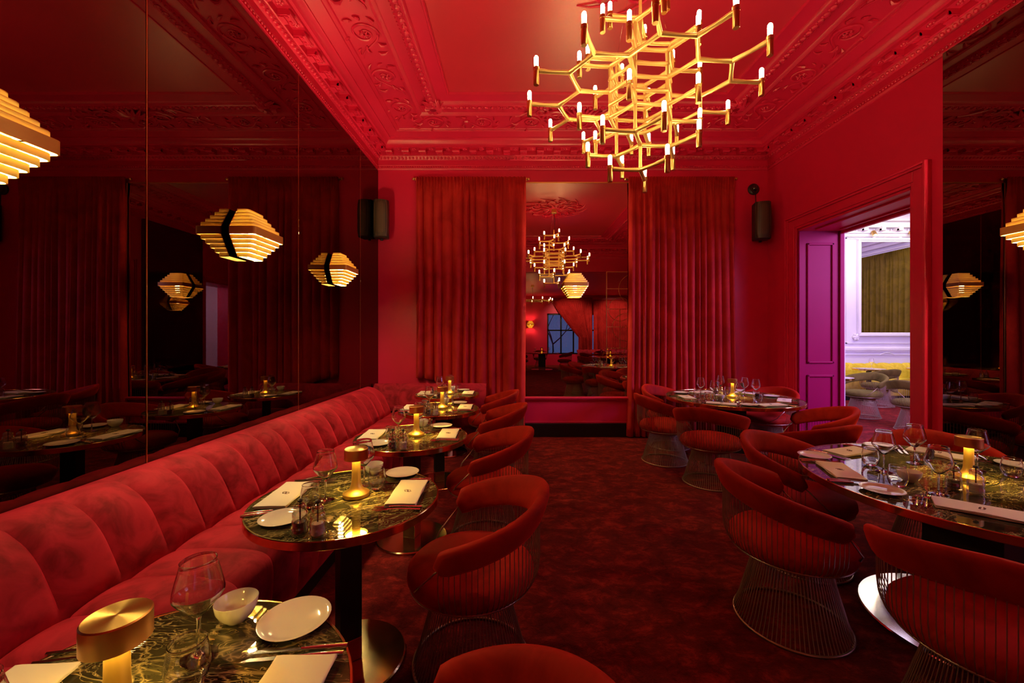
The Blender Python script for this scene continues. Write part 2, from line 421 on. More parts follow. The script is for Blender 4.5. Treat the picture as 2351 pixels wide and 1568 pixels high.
mb.box((XW-.06, DY1-.055, 0), (XW, DY1-.03, DZ))
struct(bev(mb.build('door_2', M_jamb, smooth=0), .008))
mb = MB(); mb.box((XR, DY0, 0), (XW, DY0+.03, DZ)); mb.box((XR, DY0, DZ-.03), (XW, DY1, DZ))
mb.box((XR+.12, DY0+.15, DZ-.05), (XR+.15, DY1-.15, DZ-.03)); mb.box((XW-.15, DY0+.15, DZ-.05), (XW-.12, DY1-.15, DZ-.03))
mb.box((XW-.05, DY0, DZ-.07), (XW, DY1, DZ-.03))
struct(bev(mb.build('door_3', M_red, smooth=0), .006))

mb = MB()
for a, b, t in ((0,.03,.022),(.03,.13,.03),(.13,.15,.05)):
    mb.box((XR-t, 1.78+a, 0), (XR, 1.78+b, 2.85+b)); mb.box((XR-t, .55-b, 0), (XR, .55-a, 2.85+b)); mb.box((XR-t, .55-a, 2.85+a), (XR, 1.78+a, 2.85+b))
struct(bev(mb.build('door_4', M_red, smooth=0), .006))
mb = MB(); mb.box((6.6, -.7, 0), (6.7, 2.3, 3.6)); mb.box((XW, -.8, 0), (6.7, -.7, 3.6)); mb.box((XW, -.8, 3.5), (6.7, 2.3, 3.6)); mb.box((XW, 2.2, 0), (6.6, 2.3, 3.6))
for z0, z1 in ((.25, .95), (1.1, 2.9)):
    for y0 in (-.4, .6, 1.5):
        y1 = y0+.8
        for (a, b, c, d) in ((y0, y1, z0, z0+.04), (y0, y1, z1-.04, z1), (y0, y0+.04, z0, z1), (y1-.04, y1, z0, z1)): mb.box((6.57, a, c), (6.6, b, d))
struct(mb.build('wall_pale_lobby', M_white, smooth=0))

# ------------------------------------------------------------------ mirrors
MX = XL+.02
bounds = [-.88, .69, 2.25, 3.83, 5.37, YB-.005]
lab = ['smoked mirror panel behind the half lamp closest to the camera', None]
names = ['smoked mirror panel at the camera end of the banquette wall',
         'smoked mirror panel behind the cut-off wall lamp on the banquette wall',
         'smoked mirror panel behind the middle wall lamp of the banquette wall',
         'smoked mirror panel behind the small far wall lamp on the banquette wall',
         'narrow smoked mirror strip in the corner beside the speaker']
for i in range(5):
    a, b = bounds[i]+.003, bounds[i+1]-.003
    o = MB().box((XL+.0, a, .76), (MX, b, 3.944)).build('wall_mirror', M_dmirror, smooth=0)
    bev(o, .004, 1); tag(o, names[i], 'mirror', 'smoked mirror panels above the banquette')
    if i < 4:
        s = MB().box((XL, b+.0005, .76), (MX+.001, b+.0055, 3.944)).build('mirror_seam', M_brass, o, smooth=0)
RX = XR-.055
for (a, b, n) in ((1.93, 3.55, 'tall smoked mirror panel with a lit half lamp by the door casing'),):
    o = MB().box((RX, a, .2), (XR, b, 3.944)).build('wall_mirror', M_dmirror, smooth=0)
    tag(bev(o, .004, 1), n, 'mirror')
o = MB().box((.165, YB-.022, .595), (1.69, YB, 3.752)).build('wall_mirror', M_mirror, smooth=0)
tag(o, 'tall clear mirror between the two red curtains on the end wall', 'mirror')
mb = MB(); mb.box((.15, YB-.03, 3.752), (1.705, YB, 3.768)); mb.box((.15, YB-.03, .592), (.165, YB, 3.752)); mb.box((1.69, YB-.03, .592), (1.705, YB, 3.752))
mb.build('frame', M_brass, o, smooth=0)

# ------------------------------------------------------------------ curtains
def curtain(name, x0, x1, y, z0, z1, folds, seed, mat, amp=.055, lift=None, gather=None, nz=26, per=14, fl=0.):
    rnd = random.Random(seed)
    ph = [0]
    for i in range(folds): ph.append(ph[-1]+rnd.uniform(.6, 1.4))
    ph = [p/ph[-1] for p in ph]; am = [rnd.uniform(.55, 1.1) for _ in range(folds)]
    nu = folds*per+1
    def fn(i, j):
        k, q = divmod(i, per); k = min(k, folds-1); q = i-k*per; t = q/per
        s = ph[k]+(ph[k+1]-ph[k])*t; w = j/(nz-1)
        x = x0+(x1-x0)*s; zb = z0 + (lift(s) if lift else 0); z = zb+(z1-zb)*w
        a = amp*am[k]*(.45+.55*(1-w)**.5)
        yy = y-a*1.6*abs(sin(pi*t))**.62 + .010*sin(9*s+5*w)*(1-w)
        if w > .955: yy = y-.02-.014*(1-cos(2*pi*t*3))
        x += .012*sin(3*w+k)*(1-w) + fl*(s-.5)*(1-w)**2
        if gather: x = gather(s, w, x)
        return (x, yy, z)
    o = MB().grid(fn, nu, nz).build(name, mat, smooth=180, fix=False)
    so = o.modifiers.new('cloth', 'SOLIDIFY'); so.thickness = .006
    return o
def curtain_rod(parent, x0, x1, y, z):
    y = YB-.028; z -= .02
    mb = MB(); mb.tube([(x0-.04, y, z), (x1+.04, y, z)], .009, 10)
    for x in (x0-.04, x1+.04): mb.ball((x, y, z), .022, 10, 6)
    for x in (x0-.005, x1+.005): mb.tube([(x, y, z), (x, YB-.005, z)], .009, 8); mb.lathe([(0,0),(.024,0),(.024,.012),(0,.012)], 12, (x, YB-.004, z), Matrix.Rotation(R(90), 3, 'X'))
    return mb.build('curtain_rod', M_brass, parent)
c = curtain('curtain', -1.45, .17, YB-.035, .02, 3.83, 12, 3, M_curtain, .074, per=18, lift=lambda s: max(0., .86*(1-(s/.62)**2.2)) if s < .62 else 0.)
tag(c, 'red velvet curtain between the wall speaker corner and the tall mirror, above the banquette', 'curtain', 'red curtains on the end wall'); curtain_rod(c, -1.45, .17, YB-.085, 3.835)
c = curtain('curtain', 1.68, 3.24, YB-.04, .02, 3.83, 16, 9, M_curtain, .075, per=16, fl=.06)
tag(c, 'red velvet curtain behind the big round table near the doorway', 'curtain', 'red curtains on the end wall'); curtain_rod(c, 1.68, 3.24, YB-.085, 3.835)

# ------------------------------------------------------------------ banquettes
CW = .232
def banq_profile():
    back = [(-2.02,.70),(-2.018,.795),(-1.99,.812),(-1.93,.81),(-1.86,.785),(-1.79,.735),(-1.735,.66),(-1.695,.57),(-1.665,.50),(-1.655,.44)]
    seat = [(-1.67,.40),(-1.66,.455),(-1.60,.478),(-1.45,.486),(-1.30,.482),(-1.21,.466),(-1.165,.43),(-1.15,.37),(-1.155,.27),(-1.165,.17),(-1.175,.10)]
    return back, seat
def channelled(prof, y0, y1, amp, per=8, cw=CW, e0=0):
    # resample the profile
    P = [Vector(p) for p in prof]; out = []
    for a, b in zip(P, P[1:]):
        for t in (0, .34, .67): out.append(a+(b-a)*t)
    out.append(P[-1])
    for _ in range(2): out = [out[0]]+[(out[i-1]+out[i]*2+out[i+1])/4 for i in range(1, len(out)-1)]+[out[-1]]
    nrm = []
    for i in range(len(out)):
        t = (out[min(i+1, len(out)-1)]-out[max(i-1, 0)]).normalized(); nrm.append(Vector((-t.y, t.x)))
    if sum(n.x for n in nrm) < 0: nrm = [-n for n in nrm]
    nch = max(1, round((y1-y0)/cw)); rnd = random.Random(5)
    off = [rnd.uniform(-.006, .006) for _ in range(nch)]
    def fn(i, j):
        k, q = divmod(j, per)
        if k >= nch: k, q = nch-1, per
        t = q/per; e = max(0., min(1, (i-e0)/6, (len(out)-1-i)/3))
        d = (amp+off[k])*(abs(sin(pi*t))**.4)*e - amp*.5*e
        p = out[i]+nrm[i]*d
        return (p.x, y0+(y1-y0)*(k+t)/nch, p.y)
    return MB().grid(fn, len(out), nch*per+1)
bq = empty('banquette', (XL, 2.3, 0)); off = Vector((-XL, -2.3, 0))
def rel(mb): 
    mb.v = [(x-XL, y-2.3, z) for x, y, z in mb.v]; return mb
pb, ps = banq_profile()
rel(channelled(pb, -.85, 5.52, .034, 10, CW, 7)).build('backrest', M_bank, bq, smooth=60)
rel(channelled(ps, -.85, 5.52, .026, 10)).build('seat', M_bank, bq, smooth=60)
mb = MB(); mb.box((XL+.01, -.84, .0), (-1.19, 5.5, .1)); mb.box((XL+.01, -.84, .1), (-1.72, 5.5, .40)); mb.box((XL+.01,-.84,.4),(-1.9,5.5,.74)); mb.box((-1.72,-.84,.1),(-1.2,5.5,.38))
rel(mb).build('plinth', M_black, bq, smooth=0)
tag(bq, 'long red velvet channel-tufted banquette below the smoked wall mirrors', 'banquette')
bq2 = empty('banquette', (-1.2, YB, 0))
def turn(mb):                                  # the same section run along the end wall: distance from wall -> -y
    mb.v = [(y, -(x-XL)*.42-.178, z) for x, y, z in mb.v]; return mb
turn(channelled(pb, -.80, .80, .004, 8, .8)).build('backrest', M_bank, bq2, smooth=60)
turn(channelled(ps, -.38, .80, .006, 8, .6)).build('seat', M_bank, bq2, smooth=60)
mb = MB(); mb.box((-.78, -.50, 0), (.78, -.17, .1)); mb.box((-.78, -.28, .1), (.78, -.17, .4)); mb.box((-.78,-.21,.4),(.78,-.17,.74)); mb.box((-.4,-.49,.1),(.78,-.28,.38)); mb.build('plinth', M_black, bq2, smooth=0)
tag(bq2, 'short red velvet banquette along the end wall under the curtain', 'banquette')

# ------------------------------------------------------------------ tub chair
def make_chair(seat_m, wire_m, name='dining_chair'):
    t = empty(name)
    # seat faces +x; wires of the base
    mb = MB(); nb = 84
    bp = [(.262,.012),(.24,.07),(.218,.15),(.196,.23),(.178,.30),(.172,.335),(.19,.352),(.235,.366),(.272,.385)]
    for i in range(nb):
        a = 2*pi*i/nb
        mb.tube([(r*cos(a), r*sin(a), z) for r, z in bp], .0025, 4, cap=False)
    o = mb.build('wire_base', wire_m, t, smooth=180, fix=False)
    mb = MB(); mb.tube([(.263*cos(2*pi*i/48), .263*sin(2*pi*i/48), .008) for i in range(48)], .0065, 6, True)
    mb.build('floor_ring', wire_m, o, smooth=180, fix=False)
    # basket wires up to the backrest
    EX = R(110)
    def zt(ph): return .812-.155*(abs(ph)/EX)**1.5
    def hh(ph): return .150-.035*(abs(ph)/EX)**2
    mb = MB(); nw = 54
    for i in range(nw):
        ph = -EX+2*EX*(i+.5)/nw; a = pi+ph; zb = zt(ph)-hh(ph)+.02
        mb.tube([(r*cos(a), r*sin(a), z) for r, z in ((.272,.383),(.298,.41),(.313,.45),(.318,.5),(.318,zb))], .0020, 4, cap=False)
    for s in (-1, 1):
        a = pi+s*(EX-.05); b = pi+s*R(150); c = pi+s*R(128); zb = zt(EX)-.07
        mb.tube([(.318*cos(a), .318*sin(a), zb), (.312*cos(c), .312*sin(c), .475), (.276*cos(b), .276*sin(b), .386)], .004, 6)
    o = mb.build('wire_basket', wire_m, t, smooth=180, fix=False)
    mb = MB(); mb.tube([(.273*cos(2*pi*i/48), .273*sin(2*pi*i/48), .384) for i in range(48)], .006, 6, True)
    mb.tube([(.172*cos(2*pi*i/36), .172*sin(2*pi*i/36), .337) for i in range(36)], .005, 6, True)
    mb.build('seat_ring', wire_m, o, smooth=180, fix=False)
    # seat cushion
    mb = MB(); mb.lathe([(0,.345),(.15,.348),(.235,.36),(.275,.385),(.290,.415),(.286,.447),(.262,.470),(.21,.485),(.13,.492),(0,.494)], 40)
    mb.build('seat', seat_m, t, smooth=180)
    # padded backrest band
    mb = MB(); nu = 49; cs = 14
    vs = []
    for i in range(nu):
        u = -1+2*i/(nu-1); ph = u*EX; a = pi+ph; z1 = zt(ph); h = hh(ph); e = 1.
        d = (1-abs(u))*EX
        if d < .12: e = sqrt(max(.02, 1-(1-d/.12)**2))
        zc = z1-h/2; th = .031
        for q in range(cs):
            g = 2*pi*q/cs; cx, sx = cos(g), sin(g)
            lx = th*abs(cx)**.75*(1 if cx > 0 else -1)*(.6+.4*e); lz = h/2*abs(sx)**.7*(1 if sx > 0 else -1)*e
            rr = .318+lx+.34*lz+.004*sin(40*ph)*max(0, 1-abs(abs(u)-.55)*6)*(1 if cx < 0 else 0)
            vs.append((rr*cos(a), rr*sin(a), zc+lz))
    fs = [(i*cs+q, i*cs+(q+1) % cs, (i+1)*cs+(q+1) % cs, (i+1)*cs+q) for i in range(nu-1) for q in range(cs)]
    fs += [tuple(range(cs)), tuple((nu-1)*cs+q for q in range(cs))]
    mb.add(vs, fs); mb.build('backrest', seat_m, t, smooth=180)
    return t
chair = make_chair(M_chair, M_wire)
G1 = 'red tub chairs along the banquette tables'; G2 = 'red tub chairs round the big tables'
TBL = ['frontmost small table', 'second small table from the front', 'third small table from the front', 'fourth small table from the front', 'small table in the banquette corner']
SMALL = [(-.735, .75), (-.766, 1.89), (-.76, 3.04), (-.77, 4.19), (-.86, 5.25)]
BIG_G, BIG_F = (2.36, 2.09), (2.62, 4.95)
for i, (x, y, a) in enumerate([(-.12, .70, 176), (-.2, 1.90, 180), (-.215, 3.04, 183), (-.225, 4.19, 178), (-.30, 5.22, 180)]):
    put(chair, (x, y, 0), R(a), 'red tub chair on the aisle side of the '+TBL[i], 'chair', G1)
for x, y, a, l in [(1.455, 2.16, -8, 'with its back to the aisle, second round the big front table'), (1.75, 1.50, 44, 'seen from behind, frontmost at the big front table'),
                   (1.91, 2.72, -50, 'with open arms turned to the camera at the big front table'), (2.83, 2.74, 234, 'on the far side of the big front table, behind the wine glasses'),
                   (3.30, 2.15, 196, 'against the smoked mirror at the big front table')]:
    put(chair, (x, y, 0), R(a), 'red tub chair '+l, 'chair', G2)
for x, y, a, l in [(1.80, 4.90, 4, 'next to the end curtain fold, at the big back table'), (2.0, 4.18, 52, 'seen from behind between aisle and big back table'),
                   (2.10, 5.555, -48, 'half hidden behind the big back table, against the curtain'), (3.30, 5.36, 208, 'behind the glasses in the corner by the doorway'),
                   (2.96, 4.06, 160, 'curving open before the magenta jamb at the big back table'), (2.48, 3.47, 108, 'turned away between the two big round tables')]:
    put(chair, (x, y, 0), R(a), 'red tub chair '+l, 'chair', G2)

# ------------------------------------------------------------------ tables
TZ = .75
def make_table(r, colw, base_r, top_m, base_m, edge=.034, name='dining_table'):
    t = empty(name)
    MB().lathe([(0,TZ-edge+.004),(r-.012,TZ-edge+.004),(r-.008,TZ-.004),(r-.008,TZ),(0,TZ)], 72).build('tabletop', top_m, t, smooth=30)
    MB().lathe([(r-.03,TZ-edge),(r-.003,TZ-edge),(r,TZ-edge+.003),(r,TZ-.001),(r-.002,TZ+.002),(r-.007,TZ+.002),(r-.008,TZ-.001)], 72).build('edge_band', M_edge, t, smooth=30)
    h = colw/2
    bev(MB().box((-h,-h,.12), (h,h,TZ-edge)).build('column', M_black, t, smooth=0), .003)
    bev(MB().box((-h*1.0,-h*1.0,.02), (h*1.0,h*1.0,.12)).build('column_foot', base_m, t, smooth=0), .003)
    MB().lathe([(0,0),(base_r,0),(base_r,.012),(base_r-.006,.018),(0,.02)], 64).build('base_plate', base_m, t, smooth=30)
    return t
tb = make_table(.41, .095, .255, M_marble, M_basepl)
for i, (x, y) in enumerate(SMALL):
    put(tb, (x, y, 0), R(37*i), ['round dark marble table cut off by the lower picture edge, brushed brass rim', 'second round marble table along the banquette with brass edge', 'third round marble table along the banquette with brass edge', 'fourth round marble table along the banquette with brass edge', 'round marble table at the banquette corner under the curtain'][i], 'table', 'small round tables along the banquette')
tg = make_table(.75, .30, .47, M_marble, M_steel, .036)
put(tg, (*BIG_G, 0), R(20), 'big round dark marble table beside the smoked mirror, seats five', 'table', 'big round tables')
put(tg, (*BIG_F, 0), R(65), 'big round dark marble table in front of the curtain by the doorway', 'table', 'big round tables')

# ------------------------------------------------------------------ tableware prototypes (origin on the table top)
def proto_wine():
    t = empty('wine_glass')
    MB().lathe([(0,.001),(.036,.0012),(.037,.003),(.02,.006),(.008,.011),(.0045,.02),(.0042,.085),(.0055,.094),(.0,.097)], 20).build('stem', M_glass, t, smooth=50)
    MB().lathe([(.0,.0955),(.012,.099),(.028,.117),(.044,.136),(.051,.147),(.0515,.153),(.049,.168),(.044,.19),(.0385,.212),(.036,.226),(.0366,.2272),(.0358,.2278),(.0349,.2272),(.0349,.2258),(.0374,.2115),(.0428,.1895),(.0478,.1675),(.0502,.153),(.0498,.148),(.043,.1375),(.027,.1185),(.011,.1015),(0,.0995)], 32).build('bowl', M_glass, t, smooth=50)
    return t
def proto_tumbler():
    o = MB().lathe([(0,.001),(.022,.0015),(.031,.008),(.039,.03),(.0415,.048),(.040,.066),(.036,.088),(.034,.1),(.0348,.101),(.0335,.1015),(.0328,.1),(.035,.086),(.0388,.064),(.040,.048),(.037,.03),(.029,.014),(0,.011)], 28).build('tumbler', M_glass, smooth=50)
    return o
def proto_mill(cont):
    t = empty('pepper_mill' if cont is M_pep else 'salt_mill')
    MB().lathe([(0,.002),(.029,.002),(.031,.008),(.031,.03),(.028,.036),(.03,.044),(.03,.056),(.026,.062),(.028,.072),(.027,.085),(.021,.092),(.023,.1),(.022,.11),(.014,.117),(.006,.118)], 20).build('glass_body', M_mill, t, smooth=50)
    MB().lathe([(0,.008),(.022,.008),(.023,.03),(.021,.05),(0,.054)], 16).build('contents', cont, t, smooth=50)
    MB().lathe([(0,.05),(.0028,.05),(.0028,.122),(.009,.124),(.011,.129),(.008,.134),(0,.136)], 12).build('grinder_shaft', M_rubber, t, smooth=50)
    return t
def proto_lamp():
    t = empty('table_lamp')
    MB().lathe([(0,0),(.058,0),(.059,.003),(.059,.016),(.056,.019),(.042,.026),(.030,.037),(.0235,.052),(.021,.07),(.0195,.11),(.0185,.172),(0,.172)], 40).build('stem', M_satin, t, smooth=35)
    MB().lathe([(0,.2215),(.050,.2215),(.0525,.219),(.0525,.172),(.0505,.172),(.0505,.19),(0,.19)], 44).build('lamp_shade', M_spun, t, smooth=35)
    MB().lathe([(.022,.180),(.047,.180),(.047,.184),(.022,.184),(.022,.180)], 24).build('light_ring', M_under, t, smooth=35)
    return t
def proto_bowl():
    return MB().lathe([(0,0),(.022,0),(.024,.003),(.038,.016),(.047,.034),(.0505,.054),(.0495,.0555),(.048,.054),(.044,.034),(.035,.018),(.02,.008),(0,.006)], 32).build('small_bowl', M_porc, smooth=60)
def proto_plate():
    return MB().lathe([(0,0),(.05,0),(.052,.002),(.07,.006),(.086,.013),(.087,.0145),(.085,.015),(.07,.0085),(.055,.005),(0,.0045)], 40).build('bread_plate', M_porc, smooth=60)
def proto_napkin():
    t = empty('napkin'); hx, hy = .068, .148
    mb = MB()
    for li in range(4):
        z0 = .0005+li*.0034; ins = .0015*(3-li)*(1 if li % 2 else .4)
        def fn(i, j, z0=z0, ins=ins):
            # closed loop section (rounded slab), swept along y
            g = 2*pi*i/16; cx, sx = cos(g), sin(g); v = -1+2*j/10
            x = (hx-ins)*abs(cx)**.25*(1 if cx > 0 else -1); z = z0+.0016+.0016*abs(sx)**.6*(1 if sx > 0 else -1)
            return (x+.002*sin(5*v+z0*400), v*(hy-ins)+.0015*sin(3*x*40), z+.0012*sin(4*v+x*30)*(li/3))
        mb.grid(fn, 16, 11, True)
        k = len(mb.v)-16*11
        mb.add([], []); mb.f += [tuple(k+i for i in range(16)), tuple(k+160+i for i in range(16))]; mb.m += [0, 0]
    mb.build('cloth', M_nap, t, smooth=60)
    e = MB(); z = .0152
    def disc(cx, cy, a, b):
        e.add([(cx+a*cos(2*pi*i/10), cy+b*sin(2*pi*i/10), z) for i in range(10)]+[(cx+a*cos(2*pi*i/10), cy+b*sin(2*pi*i/10), z-.002) for i in range(10)], [tuple(range(10))]+[(i, (i+1) % 10, 10+(i+1) % 10, 10+i) for i in range(10)])
    disc(0, .008, .0075, .0045); disc(.001, -.008, .0075, .004)
    for s in (1, -1):
        e.tube([(s*(-.010-.016*cos(g)), s*(.004+.012*sin(g)), z-.0006) for g in [pi*(.1+.9*i/8) for i in range(9)]], .0011, 4)
        e.tube([(s*(-.008-.011*sin(g)), s*(-.004-.006*cos(g)), z-.0006) for g in [pi*(.0+.8*i/8) for i in range(9)]], .0011, 4)
    e.v = [(x*.72, y*.72, z) for x, y, z in e.v]
    e.build('emblem', M_ink, t, smooth=60)['label'] = 'dark embroidered swirl emblem'
    return t
def proto_fork():
    mb = MB()
    mb.tube([(-.105,0,.003),(-.06,0,.005),(0,0,.008),(.035,0,.006)], [.0052,.0048,.0032,.003], 6)
    mb.obox((.045,0,.005), (.014,.009,.0012))
    for i in range(4):
        y = -.0085+i*.00567
        mb.tube([(.055,y,.004),(.075,y,.0025),(.098,y,.005)], [.0015,.0014,.0008], 5)
    return mb.build('fork', M_chrome, smooth=50)
def proto_knife():
    mb = MB()
    mb.tube([(-.11,0,.005),(-.05,0,.0055),(-.005,0,.005)], [.0058,.0058,.0048], 8)
    mb.add([(-.006,-.0045,.003),(.06,-.008,.003),(.1,-.007,.003),(.118,.003,.003),(.06,.0055,.003),(-.006,.0045,.003),
            (-.006,-.0045,.0055),(.06,-.008,.0035),(.1,-.007,.0035),(.118,.003,.0035),(.06,.0055,.005),(-.006,.0045,.006)],
           [(5,4,3,2,1,0),(6,7,8,9,10,11)]+[(i,(i+1)%6,6+(i+1)%6,6+i) for i in range(6)])
    return mb.build('knife', M_chrome, smooth=50)
P_wine, P_tum, P_pep, P_salt, P_lamp, P_bowl, P_plate, P_nap, P_fork, P_knife = proto_wine(), proto_tumbler(), proto_mill(M_pep), proto_mill(M_salt), proto_lamp(), proto_bowl(), proto_plate(), proto_napkin(), proto_fork(), proto_knife()
ZT = TZ+.0015
for i, (tx, ty) in enumerate(SMALL):
    W = TBL[i]
    def at(x, y): return (tx+x, ty+y, ZT)
    put(P_lamp, at(.027-(.042 if i == 0 else 0), .023), R(40*i), 'lit brass mushroom lamp on the '+W, 'lamp', 'brass table lamps')
    put(P_pep, at(-.04, -.350), 0, 'glass pepper mill with dark peppercorns on the '+W, 'pepper mill', 'pepper mills')
    put(P_salt, at(.032, -.362), 0, 'glass salt mill with pale salt on the '+W, 'salt mill', 'salt mills')
    put(P_wine, at(-.09, -.035-(.10 if i == 0 else 0)), 0, 'wine glass beside the banquette-side napkin on the '+W, 'wine glass', 'wine glasses')
    put(P_wine, at(*((0., .203) if i == 0 else (.016, .153))), 0, 'wine glass behind the lamp on the '+W, 'wine glass', 'wine glasses')
    put(P_tum, at(*((-.02, -.20) if i == 0 else (-.122, -.105))) , 0, 'round tumbler next to the mills on the '+W, 'tumbler', 'tumblers')
    put(P_tum, at(*((.042, .118) if i == 0 else (.095, .108))), 0, 'round tumbler between lamp and aisle on the '+W, 'tumbler', 'tumblers')
    put(P_bowl, at(.004, .327), 0, 'small white porcelain bowl on the '+W, 'bowl', 'small white bowls')
    put(P_plate, at(-.175, -.23), 0, 'white bread plate near the mills on the '+W, 'plate', 'bread plates')
    put(P_plate, at(.163, .318), 0, 'white bread plate near the bowl on the '+W, 'plate', 'bread plates')
    put(P_nap, at(-.300, .02), R(4), 'folded white napkin on the banquette side of the '+W, 'napkin', 'napkins')
    put(P_nap, at(.262, .045), R(2), 'folded white napkin on the aisle side of the '+W, 'napkin', 'napkins')
    for k, d in enumerate(('outer', 'inner')):
        put(P_fork, at(.258, -.140+.028*k), R(182), d+' fork beside the aisle-side napkin on the '+W, 'fork', 'forks')
        put(P_knife, at(.225, .197+.024*(1-k)), R(186), d+' knife beside the aisle-side napkin on the '+W, 'knife', 'knives')
        put(P_fork, at(-.255, .222-.028*k), R(8), d+' fork beside the banquette-side napkin on the '+W, 'fork', 'forks')
        put(P_knife, at(-.255, -.150-.022*(1-k)), R(20), d+' knife beside the banquette-side napkin on the '+W, 'knife', 'knives')
def big_setting(c, naps, plates, wines, tums, bowl, pep, salt, lamp, W):
    def P3(p): return (p[0], p[1], ZT)
    put(P_lamp, P3(lamp), .4, 'lit brass mushroom lamp in the middle of the '+W, 'lamp', 'brass table lamps')
    put(P_bowl, P3(bowl), 0, 'small white porcelain bowl near the lamp on the '+W, 'bowl', 'small white bowls')
    put(P_pep, P3(pep), 0, 'glass pepper mill near the lamp on the '+W, 'pepper mill', 'pepper mills')
    put(P_salt, P3(salt), 0, 'glass salt mill near the lamp on the '+W, 'salt mill', 'salt mills')
    for p, d in plates: put(P_plate, P3(p), 0, 'white bread plate '+d+' on the '+W, 'plate', 'bread plates')
    for p, d in wines: put(P_wine, P3(p), 0, 'wine glass '+d+' on the '+W, 'wine glass', 'wine glasses')
    for p, d in tums: put(P_tum, P3(p), 0, 'round tumbler '+d+' on the '+W, 'tumbler', 'tumblers')
    for (p, rot, d) in naps:
        put(P_nap, P3(p), R(rot-90), 'folded white napkin '+d+' on the '+W, 'napkin', 'napkins')
        u = Vector((p[0]-c[0], p[1]-c[1])); u.normalize(); lf = Vector((u.y, -u.x)); a = atan2(-u.y, -u.x)
        for k, s in enumerate(('outer', 'inner')):
            q = Vector(p)+lf*(.186+.03*(0 if k else 1)-.02)+u*.02
            put(P_fork, P3(q), a, s+' fork by the napkin '+d+' on the '+W, 'fork', 'forks')
            q = Vector(p)-lf*(.165+.026*(0 if k else 1))+u*.02
            put(P_knife, P3(q), a, s+' knife by the napkin '+d+' on the '+W, 'knife', 'knives')
big_setting(BIG_G,
    [((2.14, 2.615), 19, 'towards the doorway'), ((1.785, 2.245), 72, 'facing the aisle chairs'), ((1.985, 1.737), -40, 'at the camera edge'), ((2.66, 2.56), -58, 'on the far mirror side'), ((2.93, 2.16), -88, 'close to the smoked mirror')],
    [((1.850, 2.525), 'at the aisle rim'), ((2.442, 2.735), 'at the doorway rim'), ((1.765, 1.965), 'beside the two large forks'), ((2.875, 2.345), 'seen through the tumbler')],
    [((2.025, 2.245), 'behind the aisle-side napkin'), ((2.337, 2.391), 'in the far row, third from the lamp'), ((1.995, 1.925), 'just behind the front napkin'), ((2.56, 2.265), 'just behind the lamp'), ((2.73, 2.08), 'cut off by the picture edge')],
    [((2.053, 2.36), 'behind the aisle-side wine glass'), ((1.90, 2.03), 'in front of the bowl'), ((2.63, 2.165), 'beyond the lamp'), ((2.30, 1.80), 'near the front napkin end'), ((2.44, 2.44), 'beside the far napkin')],
    (2.02, 2.095), (2.135, 1.99), (2.175, 1.93), (2.362, 2.128), 'big front table')
big_setting(BIG_F,
    [((2.067, 4.90), 86, 'at the aisle end'), ((2.45, 5.36), 18, 'next to the curtain'), ((2.25, 4.45), -30, 'in front towards the aisle'), ((2.735, 4.37), 10, 'in front towards the doorway'), ((3.07, 4.66), 55, 'at the doorway end'), ((2.98, 5.24), -48, 'in the far corner')],
    [((2.16, 5.31), 'at the curtain rim'), ((2.505, 4.37), 'between the two front napkins'), ((3.14, 5.0), 'at the doorway rim')],
    [((2.295, 5.04), 'at the aisle end'), ((2.295, 4.70), 'near the front bowl'), ((2.66, 5.28), 'last of the back row'), ((2.527, 4.59), 'at the camera side'), ((2.845, 5.06), 'behind, beside the lamp'), ((2.872, 4.87), 'at the doorway side')],
    [((2.22, 4.98), 'at the aisle end'), ((2.20, 4.66), 'near the front napkin'), ((2.69, 5.17), 'behind the lamp'), ((2.73, 4.58), 'at the doorway side'), ((2.80, 4.74), 'beside the doorway wine glass')],
    (2.40, 4.78), (2.45, 4.98), (2.53, 5.02), (2.65, 4.975), 'big back table')

